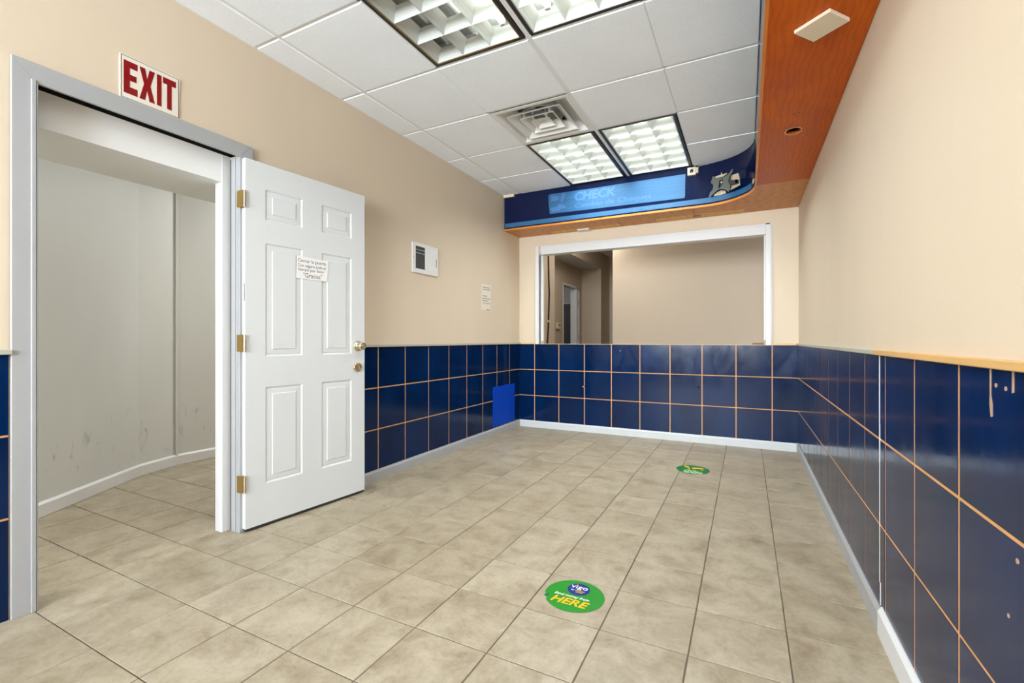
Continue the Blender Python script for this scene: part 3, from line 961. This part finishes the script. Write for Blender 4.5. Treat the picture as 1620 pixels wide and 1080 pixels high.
bt = 0.0022
for r in (rect(1.0175, 1.2485, 2.2905, 2.2905 + bt), rect(1.0175, 1.244, 2.106, 2.106 + bt), rect(1.0175, 1.0175 + bt, 2.106, 2.2925), rect(1.245, 1.245 + bt, 2.106, 2.2925)):
    outline_plate('sign_border', r, 0.0005, mat_signline, panel, lz)
E0, E1, Z0, Z1 = 1.027, 1.079, 2.129, 2.273
outline_plate('letter_e', [sg(*p) for p in ((E0, Z0), (E1, Z0), (E1, Z0 + .031), (E0 + .023, Z0 + .031), (E0 + .023, Z0 + .060), (E1 - .004, Z0 + .060), (E1 - .004, Z0 + .087),
                                            (E0 + .023, Z0 + .087), (E0 + .023, Z1 - .029), (E1, Z1 - .029), (E1, Z1), (E0, Z1))], 0.0006, mat_signred, panel, lz)
A0, A1 = 1.086, 1.147
am = (A0 + A1) / 2
zm = (Z0 + Z1) / 2
outline_plate('letter_x', [sg(*p) for p in ((A0, Z0), (A0 + .022, Z0), (am, zm - .026), (A1 - .022, Z0), (A1, Z0), (am + .013, zm), (A1, Z1), (A1 - .022, Z1), (am, zm + .026),
                                            (A0 + .022, Z1), (A0, Z1), (am - .013, zm))], 0.0006, mat_signred, panel, lz)
outline_plate('letter_i', rect(1.155, 1.174, Z0, Z1), 0.0006, mat_signred, panel, lz)
outline_plate('letter_t', [sg(*p) for p in ((1.197, Z0), (1.217, Z0), (1.217, Z1 - .029), (1.235, Z1 - .029), (1.235, Z1), (1.180, Z1), (1.180, Z1 - .029), (1.197, Z1 - .029))], 0.0006, mat_signred, panel, lz)

# ---- wall vent
vt = thing('wall_vent', 'white rectangular wall register, half dark grille, on the beige wall past the door', 'vent', (XL - 0.006, 2.985, 1.595))
VM = ON_LEFT(0, 0, 0)
VW, VH = 0.346, 0.248
vfr = outline_plate('vent_frame', [(0, 0), (VW, 0), (VW, VH), (0, VH)], 0.012, mat_plastic, vt, VM, [(0.038, 0.035), (0.168, 0.035), (0.168, 0.222), (0.038, 0.222)])
boxes('vent_back', [(0.036, 0.170, 0.033, 0.224, 0.0, 0.002)], mat_ventgrey, vt, 0, VM)
for k in range(12):
    x = 0.043 + k * 0.0105
    boxes('vent_slat', [(x, x + 0.003, 0.035, 0.222, 0.002, 0.009)], mat_ventgrey, vt, 0, VM)
for z in (0.165, 0.192):
    boxes('vent_bar', [(0.038, 0.168, z, z + 0.0025, 0.006, 0.0098)], mat_plastic, vt, 0, VM)
boxes('vent_stile', [(0.174, 0.190, 0.02, 0.235, 0.011, 0.014)], mat_plastic, vt, 0.001, VM)
for k in range(9):
    x = 0.204 + k * 0.0128
    boxes('vent_fin', [(x, x + 0.006, 0.036, 0.214, 0.0115, 0.0140)], mat_plastic, vt, 0, VM)
boxes('vent_lever', [(0.3175, 0.3215, 0.075, 0.150, 0.0118, 0.0135)], mat_dark, vt, 0, VM)
for x in (0.014, 0.332):
    bm = bmesh.new()
    cyl(bm, (x, 0.125, 0.0125), 0.004, 0.002, 'Z', 10)
    obj('screw', finish(bm, 'screw', mat_steel), vfr)

# ---- paper notice
nt = thing('paper_notice', 'narrow ivory paper notice with lines of print, on the beige wall near the end wall', 'notice', (XL - 0.006, 4.08, 1.35))
sheet2 = outline_plate('paper_sheet', [(0.012, 0.0), (0.202, -0.004), (0.224, 0.268), (0.027, 0.268)], 0.001, mat_ivorypaper, nt, ON_LEFT(0, 0, 0))
for x0, x1, z, m in ((0.05, 0.198, 0.236, mat_greyink), (0.05, 0.198, 0.214, mat_greyink), (0.044, 0.135, 0.146, mat_greyink), (0.04, 0.202, 0.120, mat_greyink),
                     (0.04, 0.157, 0.096, mat_greyink), (0.04, 0.198, 0.071, mat_goldink), (0.12, 0.195, 0.004, mat_greyink)):
    boxes('print_line', [(x0, x1, z - 0.004, z + 0.004, 0.001, 0.0013)], m, sheet2)

# ---- blue taped square on the wainscot
tp = outline_plate('tape_patch', [(0.0, 0.0), (0.11, 0.006), (0.24, -0.002), (0.40, 0.004), (0.524, 0.003), (0.522, 0.12), (0.526, 0.25), (0.522, 0.36), (0.526, 0.437),
                                  (0.44, 0.434), (0.30, 0.441), (0.16, 0.432), (0.07, 0.440), (0.0, 0.432), (0.004, 0.28), (-0.003, 0.14)], 0.003, mat_bluepatch, None, ON_LEFT(XL, 4.331, 0.088))
tag(tp, 'bright blue masking tape square on the dark wainscot near the end corner', 'tape patch')


# ---- recessed fluorescent lamps
def downlight(x, y, sx, sy, w):
    o = area('lamp_downlight', (x, y, ZC - 0.006), (0, 0, 0), sx, sy, w, (0.93, 0.985, 1.0))
    o.data.spread = math.radians(140)


LAMP_W = 9.0


def troffer(label, x0, x1, y0, y1, lit, group='recessed ceiling lamps'):
    t = thing('ceiling_light', label, 'light', ((x0 + x1) / 2, (y0 + y1) / 2, ZC), 0, None)
    w, h = (x1 - x0) / 2, (y1 - y0) / 2
    fr = 0.020
    bm = bmesh.new()
    for a in ((-w, -w + fr, -h, h), (w - fr, w, -h, h), (-w + fr, w - fr, -h, -h + fr), (-w + fr, w - fr, h - fr, h)):
        bm_box(bm, a[0], a[1], a[2], a[3], -0.002, 0.05)
    obj('lamp_frame', finish(bm, 'lamp_frame', mat_blackframe), t)
    bm = bmesh.new()
    e = 0.006
    wi, hi = w - fr, h - fr
    for a in ((-wi, -wi + e, -hi, hi), (wi - e, wi, -hi, hi), (-wi + e, wi - e, -hi, -hi + e), (-wi + e, wi - e, hi - e, hi)):
        bm_box(bm, a[0], a[1], a[2], a[3], -0.003, 0.02)
    obj('lamp_bezel', finish(bm, 'lamp_bezel', mat_brassedge if lit != (1, 1, 1) or x0 < -1.1 else mat_louver), t)
    bm = bmesh.new()
    for a in ((-w, -w + .004, -h, h, .05, .125), (w - .004, w, -h, h, .05, .125), (-w, w, -h, -h + .004, .05, .125), (-w, w, h - .004, h, .05, .125), (-w, w, -h, h, .122, .126)):
        bm_box(bm, *a)
    wi -= e
    hi -= e
    cw, ch = 2 * wi / 3, 2 * hi / 6
    obj('lamp_housing', finish(bm, 'lamp_housing', mat_housing), t)
    key = (round(cw, 3), round(ch, 3))
    if key not in _slabs:
        bm = bmesh.new()
        rings = []
        for fx, fy, z in ((0.497, 0.497, 0.0), (0.47, 0.48, 0.016), (0.41, 0.44, 0.036), (0.33, 0.40, 0.056), (0.28, 0.38, 0.068)):
            rings.append([bm.verts.new((sx * fx * cw, sy * fy * ch, z)) for sx, sy in ((-1, -1), (1, -1), (1, 1), (-1, 1))])
        for a, b2 in zip(rings, rings[1:]):
            for i in range(4):
                bm.faces.new((a[i], a[(i + 1) % 4], b2[(i + 1) % 4], b2[i]))
        me = finish(bm, 'louver_cell', mat_louver)
        me.flip_normals()
        _slabs[key] = me
    for i in range(3):
        for j in range(6):
            obj('louver_cell', _slabs[key], t, Matrix.Translation((-wi + (i + .5) * cw, -hi + (j + .5) * ch, 0)))
    n = sum(lit)
    downlight((x0 + x1) / 2 + (wi - n * cw / 2), (y0 + y1) / 2, n * cw - .01, 2 * hi - .02, LAMP_W * n / 3)
    for i in range(3):
        bm = bmesh.new()
        cyl(bm, (-wi + (i + .5) * cw, 0, 0.093), 0.0165, 2 * hi - 0.05, 'Y', 12)
        obj('lamp_tube', finish(bm, 'lamp_tube', mat_tube if lit[i] else mat_tube_off, 0, True), t)
        for sy in (-1, 1):
            boxes('lamp_holder', [(-wi + (i + .5) * cw - .012, -wi + (i + .5) * cw + .012, sy * (hi - .02) - .012, sy * (hi - .02) + .012, 0.075, 0.122)], mat_plastic, t)
    return t


troffer('ceiling lamp with two dark columns and one lit column of louver cells', -1.640, -1.058, 1.045, 2.240, (0, 0, 1))
troffer('fully lit ceiling lamp cut by the top of the picture beside the half-dark lamp', -1.022, -0.444, 1.045, 2.240, (1, 1, 1))
troffer('lit ceiling lamp next to the air diffuser, touching the navy fascia', -1.640, -1.062, 3.478, 4.592, (1, 1, 1))
troffer('lit ceiling lamp between the curved fascia corner and the other far lamp', -1.020, -0.452, 3.478, 4.592, (1, 1, 1))

# ---- air diffuser
ad = thing('air_diffuser', 'square white ceiling air diffuser with nested tilted rings', 'vent', (-1.352, 3.175, ZC))


def ring_shell(name, bx, by, tx, ty, zb, zt, th, m, parent):
    bm = bmesh.new()
    R = lambda a, b2, z: [bm.verts.new((sx * a, sy * b2, z)) for sx, sy in ((-1, -1), (1, -1), (1, 1), (-1, 1))]
    r = [R(bx, by, zb), R(tx, ty, zt), R(tx - th, ty - th, zt), R(bx - th, by - th, zb)]
    for k in range(4):
        a, b2 = r[k], r[(k + 1) % 4]
        for i in range(4):
            bm.faces.new((a[i], a[(i + 1) % 4], b2[(i + 1) % 4], b2[i]))
    return obj(name, finish(bm, name, m), parent)


bm = bmesh.new()
R_ = lambda a, b2, z: [bm.verts.new((sx * a, sy * b2, z)) for sx, sy in ((-1, -1), (1, -1), (1, 1), (-1, 1))]
rings = [R_(.300, .290, 0.004), R_(.300, .290, 0), R_(.270, .262, 0), R_(.262, .254, 0.006), R_(.245, .238, 0.030), R_(.215, .208, 0.050), R_(.150, .145, 0.060)]
for a, b2 in zip(rings, rings[1:]):
    for i in range(4):
        bm.faces.new((a[i], a[(i + 1) % 4], b2[(i + 1) % 4], b2[i]))
obj('diffuser_pan', finish(bm, 'diffuser_pan', mat_plastic), ad)
bm = bmesh.new()
cyl(bm, (0, 0, 0.10), 0.148, 0.10, 'Z', 28)
for f in [f for f in bm.faces if f.calc_center_median().z < 0.06]:
    bm.faces.remove(f)
obj('diffuser_neck', finish(bm, 'diffuser_neck', mat_plastic, 0, False), ad)
bm = bmesh.new()
cyl(bm, (0.0, -0.02, 0.112), 0.055, 0.006, 'Z', 24)
obj('neck_shade_disc', finish(bm, 'neck_shade_disc', mat_dark), ad)  # dark disc imitates the shade deep in the duct neck
for bx, by, tx, ty, zb, zt in ((.213, .203, .150, .140, -0.006, 0.042), (.134, .130, .085, .080, -0.004, 0.046)):
    ring_shell('diffuser_ring', bx, by, tx, ty, zb, zt, 0.004, mat_plastic, ad)
bm = bmesh.new()
R_ = lambda a, b2, z: [bm.verts.new((sx * a, sy * b2, z)) for sx, sy in ((-1, -1), (1, -1), (1, 1), (-1, 1))]
rings = [R_(.074, .074, -0.004), R_(.071, .071, -0.004), R_(.030, .030, 0.030)]
for a, b2 in zip(rings, rings[1:]):
    for i in range(4):
        bm.faces.new((a[i], a[(i + 1) % 4], b2[(i + 1) % 4], b2[i]))
bm.faces.new(rings[-1])
obj('diffuser_core', finish(bm, 'diffuser_core', mat_plastic), ad)
for x, y in ((-.10, -.12), (.10, -.12), (-.05, -.07), (.05, -.07), (-.1, .12), (.1, .12)):
    boxes('ring_clip', [(x - .006, x + .006, y - .02, y + .02, 0.010, 0.05)], mat_plastic, ad)

# ---- covered sign and tape on the fascia
sgn = thing('covered_sign', 'shop sign masked over with light blue tape, on the navy fascia', 'sign', (XL, 4.60, 0))
sx = lambda s: s
FM = ON_BACK(0, -0.0002, 0)
tsheet = outline_plate('tape_sheet', [(0.553, 2.391), (1.92, 2.373), (1.925, 2.40), (1.928, 2.597), (1.45, 2.599), (1.0, 2.597), (0.56, 2.603), (0.537, 2.592), (0.540, 2.5)], 0.0012, mat_tape, sgn, FM)
TM = Matrix.Translation((0, 0, 0.0012))
text_mesh('raised_lettering', 'CHECK', mat_tapetext, 0.1, tsheet, TM, 0.004, 0.12, 1, 0.0005, fit=(0.832, 1.270, 2.490, 2.582))
text_mesh('raised_lettering', 'Cambio de Cheques', mat_tapetext, 0.08, tsheet, TM, 0.001, 0.12, 1, 0.0005, fit=(0.835, 1.616, 2.402, 2.466))
for pts in ([(0.562, 2.455), (0.64, 2.46), (0.655, 2.49), (0.70, 2.47), (0.735, 2.455), (0.735, 2.440), (0.68, 2.430), (0.665, 2.41), (0.58, 2.41)],
            [(0.57, 2.52), (0.655, 2.525), (0.66, 2.57), (0.57, 2.585)], [(0.675, 2.51), (0.70, 2.50), (0.715, 2.545), (0.74, 2.585), (0.69, 2.59)]):
    outline_plate('raised_emblem', pts, 0.0005, mat_tapetext, tsheet, TM)
ts = thing('tape_strip', 'long light blue tape strip along the lower edge of the fascia', 'tape', (0, 0, 0))
band('tape_run', 0.006, 2.595, 2.300, 2.346, 0.0012, 0.0015, mat_tape, ts)
text_mesh('raised_lettering', 'MONEY TRANSFERS', mat_tapetext, 0.03, ts, ON_BACK(XL, 4.60 - 0.0014, 0), 0.0, 0.0, 1, 0.0004, fit=(1.315, 1.815, 2.310, 2.338))

# ---- small camera box on the fascia
sc = thing('security_camera', 'small ivory camera box on the navy fascia beside the far lamp', 'camera', (-0.451, 4.60, 2.606))
cbody = boxes('camera_body', [(-0.036, 0.036, -0.030, -0.004, -0.036, 0.036)], mat_ivory, sc, 0.002)
boxes('camera_bracket', [(0.036, 0.056, -0.026, -0.002, -0.022, 0.030), (-0.02, 0.04, -0.006, -0.0005, -0.02, 0.02)], mat_ivory, sc, 0.001)
obj('camera_lens', finish(lathe([(0.017, 0), (0.016, 0.004), (0.009, 0.006), (0.004, 0.007)], 20), 'camera_lens', mat_lens, 0, True), cbody, ON_BACK(-0.002, -0.030, 0.0))
tube_path('camera_wire', [(0.048, -0.012, 0.03), (0.062, -0.010, 0.040), (0.10, -0.007, 0.048), (0.16, 0.0, 0.052), (0.23, 0.02, 0.0535), (0.29, 0.055, 0.0535)], 0.003, mat_greywire, sc)

# ---- monitor mount on the curve of the fascia
mb = thing('monitor_mount', 'dark olive X-shaped monitor mount on the curved navy fascia', 'bracket', (-0.19, 4.45, 2.42))
BR = [(-0.267, 2.489), (-0.245, 2.478), (-0.226, 2.467), (-0.189, 2.463), (-0.161, 2.474), (-0.133, 2.493), (-0.114, 2.521), (-0.103, 2.529), (-0.105, 2.504), (-0.119, 2.48),
      (-0.133, 2.457), (-0.14, 2.427), (-0.133, 2.401), (-0.124, 2.389), (-0.127, 2.354), (-0.135, 2.332), (-0.151, 2.345), (-0.175, 2.361), (-0.203, 2.368), (-0.231, 2.356),
      (-0.255, 2.336), (-0.279, 2.314), (-0.293, 2.298), (-0.296, 2.311), (-0.286, 2.346), (-0.265, 2.369), (-0.259, 2.399), (-0.265, 2.421), (-0.279, 2.431), (-0.274, 2.454), (-0.268, 2.468)]
WN = [(-0.21, 2.444), (-0.179, 2.454), (-0.186, 2.399), (-0.219, 2.367)]
outline_plate('mount_plate', [(x + .19, z - 2.42) for x, z in BR], 0.004, mat_bracket, mb, ON_BACK(0, 0, 0), [(x + .19, z - 2.42) for x, z in WN])
boxes('mount_arm', [(0.055, 0.125, 0.006, 0.022, -0.022, 0.014), (0.105, 0.135, 0.006, 0.03, -0.018, 0.010)], mat_dark, mb)
boxes('mount_hub', [(-0.012, 0.07, 0.004, 0.05, -0.045, 0.04)], mat_dark, mb)
bm = bmesh.new()
cyl(bm, (-0.004, 0.001, 0.006), 0.006, 0.006, 'Y', 12)
obj('mount_bolt', finish(bm, 'mount_bolt', mat_plastic), mb)

# ---- cover plates on the soffit
cp = boxes('cover_plate', [(-0.069, 0.069, -0.061, 0.061, -0.014, 0.0)], mat_plate, None, 0.0015)
cp.location = (0.261, 2.139, SOF_Z)
cp.rotation_euler = (0, 0, math.radians(-38.5))
tag(cp, 'square ivory cover plate, set diagonally on the orange plywood soffit', 'cover plate')
cp = boxes('cover_plate', [(-0.066, 0.066, -0.05, 0.05, -0.012, 0.0)], mat_plastic, None, 0.001)
cp.location = (-1.61, 4.936, SOF_Z - 0.0012)
tag(cp, 'small white cover plate under the soffit above the teller window', 'cover plate')


# ---- floor decals
def disc(n, rx, ry, jag=None):
    pts = []
    for k in range(n):
        t = 2 * PI * k / n
        f = jag(t) if jag else 1
        pts.append((rx * f * math.cos(t), ry * f * math.sin(t)))
    return pts


d1 = thing('floor_decal', 'green round floor decal reading HERE in yellow letters', 'floor decal', (-0.621, 1.778, 0.0008))
dd1 = outline_plate('decal_disc', disc(56, 0.121, 0.117, lambda t: 0.93 if 3.45 < t < 3.75 else 1.0), 0.0008, mat_green, d1, Matrix.Identity(4))
outline_plate('torn_corner', [(-0.112, -0.050), (-0.098, -0.058), (-0.090, -0.040), (-0.098, -0.030), (-0.110, -0.036)], 0.0012, mat_green_dark, dd1, Matrix.Identity(4))
Z = lambda z: Matrix.Translation((0, 0, z))
outline_plate('decal_badge', [(x + 0.002, y + 0.050) for x, y in disc(36, 0.0465, 0.0455)], 0.0004, mat_decalblue, dd1, Z(0.0008))
lg = lambda t, m, x0, x1, y0, y1, off=0.0, sh=0.0: text_mesh('decal_lettering', t, m, 0.03, dd1, Z(0.0013), off, sh, 1, 0.0002, fit=(x0, x1, y0, y1))
lg('v\u0131go', mat_decalwhite, -0.035, 0.036, 0.0445, 0.0735, 0.0001)
outline_plate('letter_dot', [(x - 0.0128, y + 0.0790) for x, y in disc(12, 0.0038, 0.0036)], 0.0004, mat_decalyellow, dd1, Z(0.0012))
lg('by', mat_decalwhite, -0.026, -0.014, 0.0325, 0.0435, 0.0003)
lg('WESTERN', mat_decalyellow, -0.010, 0.030, 0.0335, 0.0415, 0.0003)
lg('UNION', mat_decalyellow, -0.004, 0.024, 0.0235, 0.0315, 0.0003)
lg('Send money from', mat_decalwhite, -0.079, 0.066, -0.024, -0.003, 0.0003, 0.25)
lg('HERE', mat_decalyellow, -0.077, 0.076, -0.073, -0.029, 0.0007, 0.25)

d2 = thing('floor_decal', 'green round floor decal with yellow footprints, close to the end wall', 'floor decal', (-0.379, 3.929, 0.0008))
dd2 = outline_plate('decal_disc', disc(48, 0.124, 0.123), 0.0008, mat_green_dark, d2, Matrix.Identity(4))
q = lambda pts: [(x + 0.379, y - 3.929) for x, y in pts]
for pts in ([(-.455, 4.012), (-.440, 4.022), (-.415, 4.000), (-.408, 3.975), (-.418, 3.962), (-.436, 3.978), (-.450, 3.995)],
            [(-.420, 3.957), (-.402, 3.957), (-.398, 3.940), (-.414, 3.936)],
            [(-.392, 3.975), (-.366, 3.995), (-.322, 4.000), (-.296, 3.985), (-.315, 3.968), (-.350, 3.962), (-.372, 3.945), (-.386, 3.955)],
            [(-.386, 3.912), (-.366, 3.916), (-.360, 3.898), (-.380, 3.892)], [(-.322, 3.948), (-.302, 3.946), (-.300, 3.930), (-.318, 3.930)]):
    outline_plate('decal_footprint', q(pts), 0.0004, mat_decalyellow, dd2, Z(0.0008))
for y, runs in ((3.900, [(-.435, -.425), (-.418, -.392), (-.384, -.352)]), (3.873, [(-.440, -.420), (-.412, -.380), (-.372, -.330), (-.324, -.312)]),
                (3.848, [(-.444, -.400), (-.392, -.362), (-.356, -.322), (-.316, -.300)]), (3.826, [(-.430, -.392), (-.384, -.340), (-.334, -.305)])):
    for x0, x1 in runs:
        outline_plate('worn_print', q([(x0, y - .008), (x1, y - .008), (x1, y + .008), (x0, y + .008)]), 0.0004, mat_decalpale, dd2, Z(0.0008))

# ---- small things beyond the teller window
th = thing('thermostat', 'small tan thermostat beside the far white doorway', 'thermostat', (NX, 7.15, 1.265))
tcase = boxes('thermostat_case', [(0.0, 0.03, -0.075, 0.075, -0.05, 0.05)], mat_ivory, th, 0.004)
bm = bmesh.new()
cyl(bm, (0.032, 0.03, 0.012), 0.018, 0.006, 'X', 14)
obj('thermostat_dial', finish(bm, 'thermostat_dial', mat_dark), tcase)
cabl = tube_path('wall_cable', [(XL + 0.022, 5.84, ZC - 0.01), (XL + 0.022, 5.84, 2.21), (XL + 0.022, 5.855, 1.88), (XL + 0.022, 5.874, 1.679), (XL + 0.022, 5.862, 1.5), (XL + 0.022, 5.847, 1.32),
                                (XL + 0.022, 5.847, 1.25), (XL + 0.022, 5.806, 0.98), (XL + 0.022, 5.80, 0.3)], 0.013, mat_cable)
tag(cabl, 'black cable hanging down the corridor wall just beyond the teller window', 'cable')
cl = boxes('cable_clip', [(XL + 0.016, XL + 0.034, 5.80, 5.89, 1.275, 1.30)], mat_ivory, cabl)
wbk = boxes('wood_block', [(0.055, 0.150, YB + 0.055, YB + 0.085, ZRAIL + 0.004, ZRAIL + 0.022)], mottled('brown_wood', (0.17, 0.075, 0.025), 0.2, 8, 0.5), None, 0.001)
tag(wbk, 'small brown wood block in the sill corner of the teller window', 'wood block')
